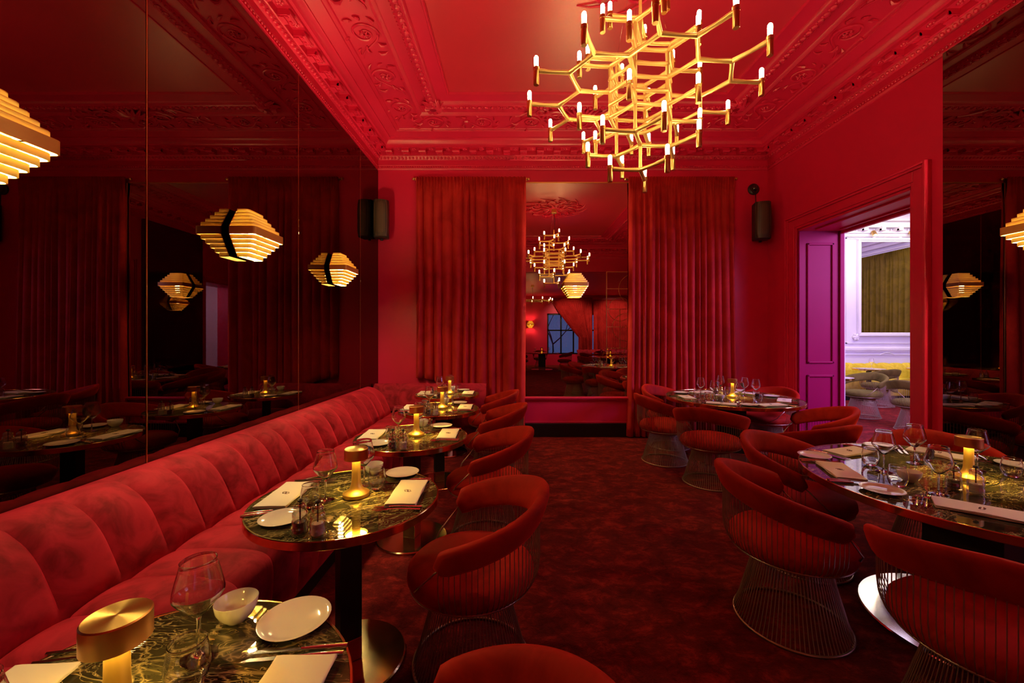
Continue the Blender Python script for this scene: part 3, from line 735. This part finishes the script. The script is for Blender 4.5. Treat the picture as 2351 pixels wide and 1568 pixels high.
# ------------------------------------------------------------------ stepped wall lamps
def make_wall_lamp():
    t = empty('wall_lamp')                    # built against x = 0, projecting to +x, running along y
    nb = 5
    def band(zc, h, ln, d, x0=.03, th=.005):
        mb = MB(); hy = ln/2; c = .02
        # U-shaped ring: two ends and a front with a small rounded corner
        pts = [(x0, -hy), (d-c, -hy), (d-c*.3, -hy+c*.3), (d, -hy+c), (d, hy-c), (d-c*.3, hy-c*.3), (d-c, hy), (x0, hy)]
        inn = [(x0, -hy+th), (d-c, -hy+th), (d-c*.3-th*.7, -hy+c*.3+th*.7), (d-th, -hy+c), (d-th, hy-c), (d-c*.3-th*.7, hy-c*.3-th*.7), (d-c, hy-th), (x0, hy-th)]
        n = len(pts); vs = []
        for z in (zc-h/2, zc+h/2): vs += [(x, y, z) for x, y in pts]+[(x, y, z) for x, y in inn]
        fs = []
        for i in range(n-1):
            fs += [(i, i+1, 2*n+i+1, 2*n+i), (n+i, n+i+1, 3*n+i+1, 3*n+i), (i, i+1, n+i+1, n+i), (2*n+i, 2*n+i+1, 3*n+i+1, 3*n+i)]
        fs += [(0, n, 3*n, 2*n), (n-1, 2*n-1, 4*n-1, 3*n-1)]
        return mb.add(vs, fs)
    band(0, .056, .362, .212).build('slat_band', M_lampgold, t, smooth=50)
    for k in range(1, nb+1):
        for s in (-1, 1):
            zc = s*(.028+.0285*(k-.5)+.001); g = (.362-.034*k, .212-.0205*k)
            mb = band(zc-.0018, .0264, *g); nf = len(mb.f); v2 = band(zc+.0132, .0036, *g)
            mb.add(v2.v, v2.f); mb.m = [0]*nf+[1]*nf  # added opaque lip, darker gold, stands in for the shading line between slats
            mb.build('slat_band', [M_slat, M_lampgold], t, smooth=50)
    bpz = [(-.170,.088),(-.146,.106),(-.1175,.123),(-.089,.14),(-.0605,.157),(-.028,.176)]
    pts = [(y, z) for z, y in bpz]+[(y, -z) for z, y in bpz[::-1]]; pts = pts+[(-y, z) for y, z in pts[::-1]]; n = len(pts)
    MB().add([(.026, y, z) for y, z in pts]+[(.031, y, z) for y, z in pts], [tuple(range(n)), tuple(range(n, 2*n))]+[(i, (i+1) % n, n+(i+1) % n, n+i) for i in range(n)]).build('back_plate', M_lampgold, t, smooth=0)
    mb = MB(); mb.box((0, -.045, -.15), (.014, .045, .15)); mb.box((.014, -.012, -.165), (.034, .012, -.13)); mb.box((.014, -.012, .13), (.034, .012, .165))
    bev(mb.build('mounting_plate', M_black, t, smooth=0), .003)
    MB().lathe([(0,-.135),(.022,-.135),(.024,-.13),(.024,.13),(.022,.135),(0,.135)], 14, (.075, 0, 0)).build('light_tube', M_core, t, smooth=50)
    return t
wl = make_wall_lamp(); GL = 'stepped half lamps on the mirrors'
put(wl, (MX, 1.46, 2.245), 0, 'big stepped gold wall lamp cut off at the picture edge on smoked mirror', 'wall lamp', GL)
put(wl, (MX, 3.035, 2.238), 0, 'stepped gold half lamp in the middle of the banquette mirrors', 'wall lamp', GL)
put(wl, (MX, 4.586, 2.235), 0, 'stepped gold half lamp on the banquette mirror next to the speaker', 'wall lamp', GL)
put(wl, (RX, 2.78, 2.245), pi, 'stepped gold half lamp on the smoked mirror by the doorway', 'wall lamp', GL)
put(wl, (.885, YB-.022, 2.235), -pi/2, 'stepped gold lamp on the clear mirror below the reflected chandelier', 'wall lamp', GL)

# ------------------------------------------------------------------ chandelier
def make_chandelier(full=True):
    t = empty('chandelier'); a = .2193; S3 = sqrt(3)/2
    fr = MB(); bulbs = []
    def P(x, y, z): return (a*x, a*y, z)
    def arm(p, q, z, r=.0125): fr.tube([P(*p, z), P((p[0]+q[0])/2, (p[1]+q[1])/2, z-.003), P(*q, z)], [r*1.25, r, r*1.25], 8)
    def post(p, z0, z1): fr.tube([P(*p, z0), P(*p, (z0+z1)/2), P(*p, z1)], [.0135, .0105, .0135], 8)
    V = [(cos(pi*k/3), sin(pi*k/3)) for k in range(6)]
    def hexring(z):
        for k in range(6): arm(V[k], V[(k+1) % 6], z)
    hexring(0)
    for k in range(6):
        c1, s1 = cos(pi*k/3), sin(pi*k/3)
        def rot(x, y): return (x*c1-y*s1, x*s1+y*c1)
        n2 = rot(2, 0); pa, pb_ = rot(2.5, S3), rot(2.5, -S3); ba, bb = rot(3.5, S3), rot(3.5, -S3)
        arm(V[k], n2, 0); arm(n2, pa, 0); arm(n2, pb_, 0); 
        # outer pair: (2.5,.87) of this sector meets (2.5,-.87) of the next one
        nx = (rot(2.5, S3)); c2, s2 = cos(pi*(k+1)/3), sin(pi*(k+1)/3)
        ny = (2.5*c2+S3*s2, 2.5*s2-S3*c2); arm(nx, ny, 0)
        arm(pa, ba, 0); arm(pb_, bb, 0); bulbs.extend([(ba, 0), (bb, 0)])
    for sg in ((-1, 1) if full else ()):
        hexring(sg*.09); hexring(sg*.18)
        for k in range(6):
            q = (2*V[k][0], 2*V[k][1]); arm(V[k], q, sg*.18); bulbs.append((q, sg*.18)); post(V[k], 0, sg*.18)
        z1 = sg*.364
        for k in (0, 2, 4):
            arm((0, 0), V[k], z1); post(V[k], sg*.18, z1)
            for d in (-1, 1):
                an = pi*k/3+d*pi/3; q = (V[k][0]+cos(an), V[k][1]+sin(an)); arm(V[k], q, z1); bulbs.append((q, z1))
        z0 = sg*.54; post((0, 0), z1, z0)
        for k in (1, 3, 5): arm((0, 0), V[k], z0); bulbs.append((V[k], z0))
    fr.build('frame', M_gold, t, smooth=60, fix=False)
    hm = bm_ = None
    for (x, y), z in bulbs:
        if hm is None:
            h = MB().lathe([(0,-.092),(.0165,-.092),(.018,-.088),(.018,-.002),(.020,0),(.020,.022),(.0165,.024),(0,.024)], 14).build('lamp_holder', M_brass, t, smooth=40)
            b = MB().lathe([(0,.022),(.013,.022),(.0135,.03),(.0145,.075),(.0135,.088),(.008,.096),(0,.098)], 8).build('bulb', M_bulb, h, smooth=60)
            hm, bm_ = h, b
        else:
            h = hm.copy(); col.objects.link(h); b = bm_.copy(); col.objects.link(b); b.parent = h
        h.location = P(x, y, z)
    if full:
        mb = MB(); mb.tube([(0,0,.54),(0,0,.66)], .011, 8); mb.build('top_stem', M_gold, t)
    else:
        for k in range(6): bulbs.append((V[k], 0))
    return t
def hang(ch, drop, cz):
    """canopy, cord and three wires up to the ceiling at height drop above the centre"""
    mb = MB(); mb.lathe([(0,drop-.075),(.055,drop-.075),(.06,drop-.07),(.06,drop),(0,drop)], 24); mb.build('canopy', M_gold, ch)
    mb = MB(); mb.tube([(0,0,.64 if cz == 0 else .05),(.02,.01,drop-.25),(0,0,drop-.05)], .005, 6); mb.build('power_cord', M_rubber, ch)
    for k in (0, 2, 4):
        an = pi*k/3; mb = MB(); mb.tube([(.2193*cos(an), .2193*sin(an), .36 if cz == 0 else 0), (.03*cos(an), .03*sin(an), drop-.06)], .0016, 5); mb.build('suspension_wire', M_steel, ch)
ch = make_chandelier()
ch2 = make_chandelier(False)
hang(ch, HC-.02-3.2125, 0)
ch.location = (CHX, CHY, 3.2125); ch.rotation_euler = (0, 0, .078)
tag(ch, 'gold branching chandelier with many candle bulbs hanging from the red ceiling', 'chandelier')
ch2.location = (.72, -4.2, 2.88); ch2.rotation_euler = (0, 0, .3); hang(ch2, .62, 1)
tag(ch2, 'second gold chandelier seen small and low in the tall clear mirror', 'chandelier')

# ------------------------------------------------------------------ speakers, camera dome
def make_speaker():
    t = empty('wall_speaker'); hw, hd, hh = .105, .13, .27
    o = MB().box((-hw, 0, -hh), (hw, hd*1.3, hh)).build('cabinet', M_rubber, t, smooth=0); bev(o, .02, 3)
    def fn(i, j):
        g = pi*i/20; z = -hh+.012+(2*hh-.024)*j/8; e = 1-.12*(abs(j-4)/4)**6
        return (-(hw-.002)*cos(g)*e, -.075*sin(g)**.6*e+.02, z)
    mb = MB().grid(fn, 21, 9)
    k = len(mb.v); mb.f += [tuple(range(21)), tuple(range(k-21, k))]; mb.m += [0, 0]
    mb.build('grille', M_grille, t, smooth=60)
    mb = MB(); mb.box((-.03, hd*1.3, -.12), (.03, hd*1.3+.05, .12)); mb.tube([(0, hd, -hh-.02), (0, hd, -hh+.03)], .02, 10); mb.build('wall_bracket', M_black, t, smooth=0)
    return t
sp = make_speaker()
put(sp, (-1.90, YB-.25, 3.17), R(14), 'dark perforated speaker on the end wall where the mirrors meet the curtain wall', 'speaker', 'wall speakers')
put(sp, (3.545, YB-.25, 3.145), R(-14), 'dark perforated speaker on the end wall near the doorway corner', 'speaker', 'wall speakers')
cam_d = empty('dome_camera', (3.545, YB, 3.665))
Mx = Matrix.Rotation(R(90), 3, 'X')
MB().lathe([(0,0),(.082,0),(.082,.022),(.07,.032),(0,.032)], 28, M=Mx).build('housing', M_rubber, cam_d, smooth=40)
MB().lathe([(.058,.03),(.056,.05),(.044,.075),(.024,.09),(0,.095)], 24, M=Mx).build('lens_dome', M_lens, cam_d, smooth=60)
MB().tube([(.03,-.012,-.07),(.035,-.012,-.26)], .006, 6).build('cable', M_rubber, cam_d)
tag(cam_d, 'small black dome security camera above the speaker near the doorway', 'security camera')

# ------------------------------------------------------------------ white room through the doorway
HW = 4.4
struct(MB().box((XW, 10, 0), (11.2, 10.2, HW)).build('wall_white_end', M_white, smooth=0))
struct(MB().box((11, 2.3, 0), (11.2, 10, HW)).build('wall_white_side', M_white, smooth=0))
struct(MB().box((XW, 2.3, 0), (11, 2.5, HW)).build('wall_white_near', M_white, smooth=0))
mb = MB(); mb.box((XW, 2.5, 0), (XW+.012, DY0, HW)); mb.box((XW, DY1, 0), (XW+.012, 10, HW)); mb.box((XW, DY0, DZ), (XW+.012, DY1, HW))
mb.box((XW+.012, DY1, 0), (XW+.05, DY1+.14, DZ+.15)); mb.box((XW+.012, DY0-.14, 0), (XW+.05, DY0, DZ+.15)); mb.box((XW+.012, DY0-.14, DZ), (XW+.05, DY1+.14, DZ+.15))
struct(mb.build('wall_white_door', M_white, smooth=0))
struct(MB().box((XW, 2.3, HW), (11.2, 10.2, HW+.1)).build('ceiling', M_white, smooth=0))
mb = MB()
wx0, wx1 = XW, 11.
for z0, z1, d in ((4.22,4.4,.30),(4.10,4.22,.16),(3.98,4.02,.09),(3.90,3.98,.05),(1.14,1.19,.06),(1.10,1.14,.035),(.0,.16,.03)):
    mb.box((wx0, 10-d, z0), (wx1, 10, z1)); mb.box((11-d, 2.5, z0), (11, 10, z1))
for x in [XW+.3+.42*i for i in range(16)]:               # brackets under the cornice with leaf scrolls
    mb.box((x-.05, 9.8, 4.02), (x+.05, 10, 4.12)); mb.tube([(x-.05, 9.84, 4.04), (x+.05, 9.84, 4.04)], .03, 8)
    for sg in (-1, 1): mb.tube([(x+sg*(.08+.06*t), 9.97-.0*t, 4.03+.05*sin(pi*t*2)) for t in (0,.25,.5,.75,1)], [.012,.02,.016,.012,.005], 5)
def mold(x0, x1, z0, z1, w=.03, d=.025):
    mb.box((x0, 10-d, z0), (x1, 10, z0+w)); mb.box((x0, 10-d, z1-w), (x1, 10, z1)); mb.box((x0, 10-d, z0), (x0+w, 10, z1)); mb.box((x1-w, 10-d, z0), (x1, 10, z1))
MWX0, MWX1, MWZ0, MWZ1 = 8.44, 9.72, 1.57, 3.77
mold(8.08, 10.06, 1.30, 3.88, .025); mold(XW+.3, 7.85, 1.30, 3.86, .03); mold(10.25, 10.9, 1.3, 3.86)
for i in range(34): mb.ball((8.02, 9.985, 1.35+.075*i), .028, 6, 4, (1,.7,1))
mold(7.6, 10.6, .35, 1.05, .03)
for sg in (-1, 1):
    for (x, z, r) in ((9.08+sg*.12, 3.97, .1), (9.08+sg*.33, 3.93, .07)):
        mb.tube([(x+sg*r*(1-.8*t)*cos(3.2*pi*t), 9.975, z+r*(1-.8*t)*sin(3.2*pi*t)) for t in [j/16 for j in range(17)]], .014, 5)
    mb.tube([(9.08+sg*(.05+.5*t), 9.975, 3.9+.12*sin(pi*t)) for t in [j/8 for j in range(9)]], .014, 5)
    mb.tube([(9.08+sg*.15*t, 9.975, 1.08-.04*t*t) for t in (0,.4,.8,1.2)], [.02,.018,.012,.006], 5)
for x in (8.32, 9.84):
    mb.ball((x, 9.97, 1.46), .075, 8, 5, (1,.5,1))
    for q in range(6): mb.ball((x+.06*cos(q*pi/3), 9.965, 1.46+.06*sin(q*pi/3)), .03, 6, 4)
struct(mb.build('trim_6', M_white, smooth=35, fix=False))
o = MB().box((MWX0, 9.965, MWZ0), (MWX1, 10, MWZ1)).build('wall_mirror', M_wmirror, smooth=0)
tag(o, 'white-framed mirror showing olive curtains in the pale room beyond the doorway', 'mirror')
f = MB()
for d, w0 in ((.05,.05),(.075,.09)):
    a = w0-.05 if w0 > .05 else 0
    f.box((MWX0-w0, 10-d, MWZ0-w0), (MWX1+w0, 10, MWZ0-a)); f.box((MWX0-w0, 10-d, MWZ1+a), (MWX1+w0, 10, MWZ1+w0))
    f.box((MWX0-w0, 10-d, MWZ0-a), (MWX0-a, 10, MWZ1+a)); f.box((MWX1+a, 10-d, MWZ0-a), (MWX1+w0, 10, MWZ1+a))
bev(f.build('frame', M_white, o, smooth=0), .01)
M_spotglow = emit('spot_glow', (1., .72, .42), 30.)
def make_spot():
    t = empty('picture_light')
    MB().tube([(0,0,0),(0,-.07,.03),(0,-.13,.03)], .012, 8).build('arm', M_brass, t)
    MB().lathe([(0,.07),(.04,.07),(.045,.06),(.045,-.05),(.04,-.05),(.04,.0),(0,.0)], 18, (0,-.14,.0), Matrix.Rotation(R(-28), 3, 'X')).build('lamp_head', M_brass, t)
    MB().lathe([(0,-.022),(.036,-.022),(.036,-.016),(0,-.016)], 14, (0,-.14,0), Matrix.Rotation(R(-28), 3, 'X')).build('bulb', M_spotglow, t)
    return t
sl = make_spot()
put(sl, (8.66, 9.99, 3.95), 0, 'small brass picture light above the white-framed mirror, door-frame side', 'picture light', 'picture lights')
put(sl, (9.57, 9.99, 3.95), 0, 'small brass picture light above the white-framed mirror, outer end', 'picture light', 'picture lights')
oc = curtain('curtain', 0, 2.9, 0, .03, 3.93, 20, 5, M_curtain2, .06)
oc.location = (10.93, 9.15, 0); oc.rotation_euler = (0, 0, -pi/2)
tag(oc, 'olive green velvet curtain seen only as reflection in the white-framed mirror', 'curtain')
yb = empty('banquette', (8.0, 10, 0))
def turn2(mb): mb.v = [(y, -(x-XL)*.5-.085, z*1.02) for x, y, z in mb.v]; return mb
turn2(channelled(pb, -1.6, 2.8, .02, 8, .3)).build('backrest', M_yellow, yb, smooth=60)
turn2(channelled(ps, -1.6, 2.8, .015, 8, .3)).build('seat', M_yellow, yb, smooth=60)
mb = MB(); mb.box((-1.58,-.5,0),(2.78,-.09,.1)); mb.box((-1.58,-.49,.1),(2.78,-.24,.37)); mb.box((-1.58,-.22,.1),(2.78,-.09,.4)); mb.build('plinth', M_black, yb, smooth=0)
tag(yb, 'yellow velvet banquette under the white-framed mirror beyond the doorway', 'banquette')
def recolor(o, old, new):
    for c in [o, *o.children_recursive]:
        for s in (c.material_slots if c.type == 'MESH' else ()):
            if s.material is old: s.link = 'OBJECT'; s.material = new
GO = 'olive tub chairs beyond the doorway'
for x, y, a, l in [(6.42, 7.55, 200, 'next to the magenta jamb, arms open to the doorway'), (7.75, 8.72, 95, 'second behind, facing the yellow banquette'), (6.33, 6.45, 20, 'cut off by the red door casing'), (8.98, 8.66, 88, 'farther back beside the casing, facing the yellow banquette'), (5.6, 8.1, -40, 'mostly hidden by the magenta jamb')]:
    o = put(chair, (x, y, 0), R(a), 'olive velvet tub chair '+l, 'chair', GO); recolor(o, M_chair, M_olive)
tw = make_table(.30, .07, .18, M_wmarble, M_steel)
for x, y, l in [(5.72, 7.35, 'pale marble table edge poking out past the magenta jamb'), (8.0, 9.24, 'pale marble table before the yellow banquette, closer to the jamb'), (9.25, 9.24, 'pale marble table before the yellow banquette, beside the door casing')]:
    put(tw, (x, y, 0), 0, l, 'table', 'pale tables beyond the doorway')
for x, y, l in [(7.88, 9.2, 'on the jamb-side pale table'), (9.13, 9.24, 'on the casing-side pale table')]:
    put(P_nap, (x, y, ZT), R(80), 'folded white napkin '+l+' beyond the doorway', 'napkin', 'napkins')
    put(P_wine, (x+.18, y+.04, ZT), 0, 'wine glass '+l+' beyond the doorway', 'wine glass', 'wine glasses')

# ------------------------------------------------------------------ the room behind the camera, seen in the tall mirror
def drape(s, w, x):        # gathered to one side by a tie-back
    pull = max(0., 1-((w-.28)/.72)) if w > .28 else 1.
    return x+(1-s)*1.35*(pull**1.3)
dc = curtain('curtain', 1.85, 3.9, -8.38, .62, 3.4, 26, 4, M_curtain, .05, gather=drape, per=8)
tag(dc, 'red curtain pulled aside by a tie-back, seen in the tall clear mirror', 'curtain')
dc = curtain('curtain', 3.95, 6.3, -8.35, .62, 3.3, 30, 6, M_curtain, .05, per=8)
tag(dc, 'straight red curtain beside the pulled one, seen in the tall clear mirror', 'curtain')
mb = MB()
for x in (1.65, 2.32, 2.95, 3.6, 4.4, 5.84): mb.box((x, -8.66, .55), (x+.07, -8.56, 2.6))
for z in (.55, 1.72, 2.53): mb.box((1.65, -8.66, z), (5.9, -8.56, z+.07))
struct(mb.build('window_2', M_black, smooth=0))
struct(MB().box((1.65, -8.62, .55), (5.9, -8.61, 2.6)).build('window_3', M_pane, smooth=0))
# bare tree and quay lights outside
mb = MB(); rnd = random.Random(2)
def branch(p, d, l, r, n):
    q = p+d*l; mb.tube([p, (p+q)/2+Vector((rnd.uniform(-.05,.05),0,rnd.uniform(-.03,.05)))*l, q], [r, r*.8, r*.6], 5)
    if n:
        for _ in range(3): branch(q, (d+Vector((rnd.uniform(-.8,.8), rnd.uniform(-.3,.3), rnd.uniform(-.2,.7)))).normalized(), l*.68, r*.6, n-1)
branch(Vector((2.1, -11, -.5)), Vector((.05,0,1)), 1.5, .07, 4)
o = mb.build('bare_tree', M_black, smooth=60, fix=False); tag(o, 'bare tree branches outside the blue window, seen in the tall clear mirror', 'tree')
put(wl, (.8, -8.498, 2.05), pi/2, 'tiny stepped lamp on the rear wall beside the window, seen in the tall clear mirror', 'wall lamp', GL)
rb = empty('banquette', (3.9, -7.6, 0))
def turn3(mb): mb.v = [(y, (x-XL)*.8, z*1.0) for x, y, z in mb.v]; return mb
turn3(channelled(pb, -.9, 2.4, .02, 8, .3)).build('backrest', M_bank, rb, smooth=60)
turn3(channelled(ps, -.9, 2.4, .015, 8, .3)).build('seat', M_bank, rb, smooth=60)
mb = MB(); mb.box((-.88,.02,0),(2.38,.68,.1)); mb.box((-.88,.3,.1),(2.38,.66,.38)); mb.box((-.88,.05,.1),(2.38,.3,.4)); mb.build('plinth', M_black, rb, smooth=0)
tag(rb, 'red banquette below the rear curtain, seen in the tall clear mirror', 'banquette')
for x, y, l in [(1.2, -5.8, 'beside the window'), (3.9, -5.0, 'before the rear banquette'), (3.4, -2.4, 'beside the gold screen')]:
    put(tb if False else tg, (x, y, 0), 0, 'big round table '+l+' in the rear room', 'table', 'rear room tables')
    put(P_lamp, (x, y, ZT), 0, 'lit brass lamp on the rear-room table '+l, 'lamp', 'brass table lamps')
    for k in range(3):
        a = k*2.1+.5
        put(P_wine, (x+.35*cos(a), y+.35*sin(a), ZT), 0, 'wine glass '+('one', 'two', 'three')[k]+' of three on rear table '+l, 'wine glass', 'wine glasses')
        put(chair, (x+1.05*cos(a), y+1.05*sin(a), 0), a+pi, 'red tub chair '+('one', 'two', 'three')[k]+' of three at rear table '+l, 'chair', 'rear room chairs')
gs = empty('metal_screen', (2.82, -.45, 0))
mb = MB()
for x in (0, .82): mb.box((x, -.012, 0), (x+.02, .012, 3.46))
for z in (.02, .5, 1.1, 1.75, 2.3, 2.92, 3.44): mb.box((0, -.01, z), (.84, .01, z+.018))
mb.box((.41, -.01, 1.1), (.428, .01, 2.3)); 
mb.build('frame', M_gold, gs, smooth=0)
mb = MB()
for x, z, r in ((.83, 2.92, .45), (.42, 2.3, .36), (.6, 1.75, .42), (.83, .9, .3)):
    mb.tube([(x+r*cos(g), 0, z+r*sin(g)) for g in [pi*.5+pi*i/24*(1 if x > .7 else 2) for i in range(25)]], .009, 6)
mb.build('hoops', M_gold, gs, smooth=60)
tag(gs, 'thin gold metal screen of rectangles and hoops, seen in the tall clear mirror', 'screen')

# ------------------------------------------------------------------ lights
def area(name, loc, target, sx, sy, power, color):
    l = bpy.data.lights.new(name, 'AREA'); l.shape = 'RECTANGLE'; l.size = sx; l.size_y = sy; l.energy = power; l.color = color
    o = bpy.data.objects.new(name, l); col.objects.link(o); o.location = loc
    o.rotation_euler = (Vector(target)-Vector(loc)).to_track_quat('-Z', 'Y').to_euler(); return o
area('violet_room_light', (6.3, 2.75, 2.9), (4.2, 6.6, 1.3), 3., 1.4, 480, (.56, .36, 1.))
area('pale_room_ceiling_light', (8.2, 7.2, 4.3), (8.2, 7.6, 0), 4., 3., 70, (.90, .80, 1.))
area('pale_room_banquette_light', (8.6, 8.9, 4.2), (8.6, 10., .6), 3.5, .3, 70, (1., .82, .5))
area('pale_lobby_light', (5.6, 1.1, 3.4), (5.6, 1.1, 0), 1.6, 1.6, 40, (.74, .62, 1.))
def spot(name, loc, target, power, color, ang=60, r=.05):
    l = bpy.data.lights.new(name, 'SPOT'); l.energy = power; l.color = color; l.spot_size = R(ang); l.spot_blend = .6; l.shadow_soft_size = r
    o = bpy.data.objects.new(name, l); col.objects.link(o); o.location = loc
    o.rotation_euler = (Vector(target)-Vector(loc)).to_track_quat('-Z', 'Y').to_euler(); return o
spot('rear_room_downlight', (2.6, -6.5, 3.4), (2.8, -8.4, 1.6), 220, (1., .75, .6), 90)
spot('rear_room_downlight', (5.0, -6.5, 3.4), (5.0, -8.4, 1.6), 220, (1., .75, .6), 90)

wd = bpy.data.worlds.new('dusk'); scene.world = wd; wd.use_nodes = True
bg = wd.node_tree.nodes['Background']; bg.inputs[0].default_value = (.10, .16, .55, 1); bg.inputs[1].default_value = .8

# ------------------------------------------------------------------ camera (level, slight vertical shift)
cd = bpy.data.cameras.new('camera'); cam = bpy.data.objects.new('camera', cd); col.objects.link(cam)
cd.sensor_width = 36.; cd.lens = 36*940/2351; cam.location = (0, 0, 1.5); cam.rotation_euler = (pi/2, 0, 0)
cd.shift_x = -5.5/2351; cd.shift_y = -14/2351; cd.clip_start = .05; cd.clip_end = 100
scene.camera = cam
vs = scene.view_settings; vs.view_transform = 'Standard'; vs.look = 'None'; vs.exposure = -.06; vs.gamma = 1.; vs.use_curve_mapping = False
scene.display_settings.display_device = 'sRGB'
cy = scene.cycles
cy.max_bounces = 9; cy.diffuse_bounces = 5; cy.glossy_bounces = 6; cy.transparent_max_bounces = 16; cy.transmission_bounces = 6
cy.caustics_reflective = False; cy.caustics_refractive = False; cy.sample_clamp_indirect = 6.; cy.use_denoising = True
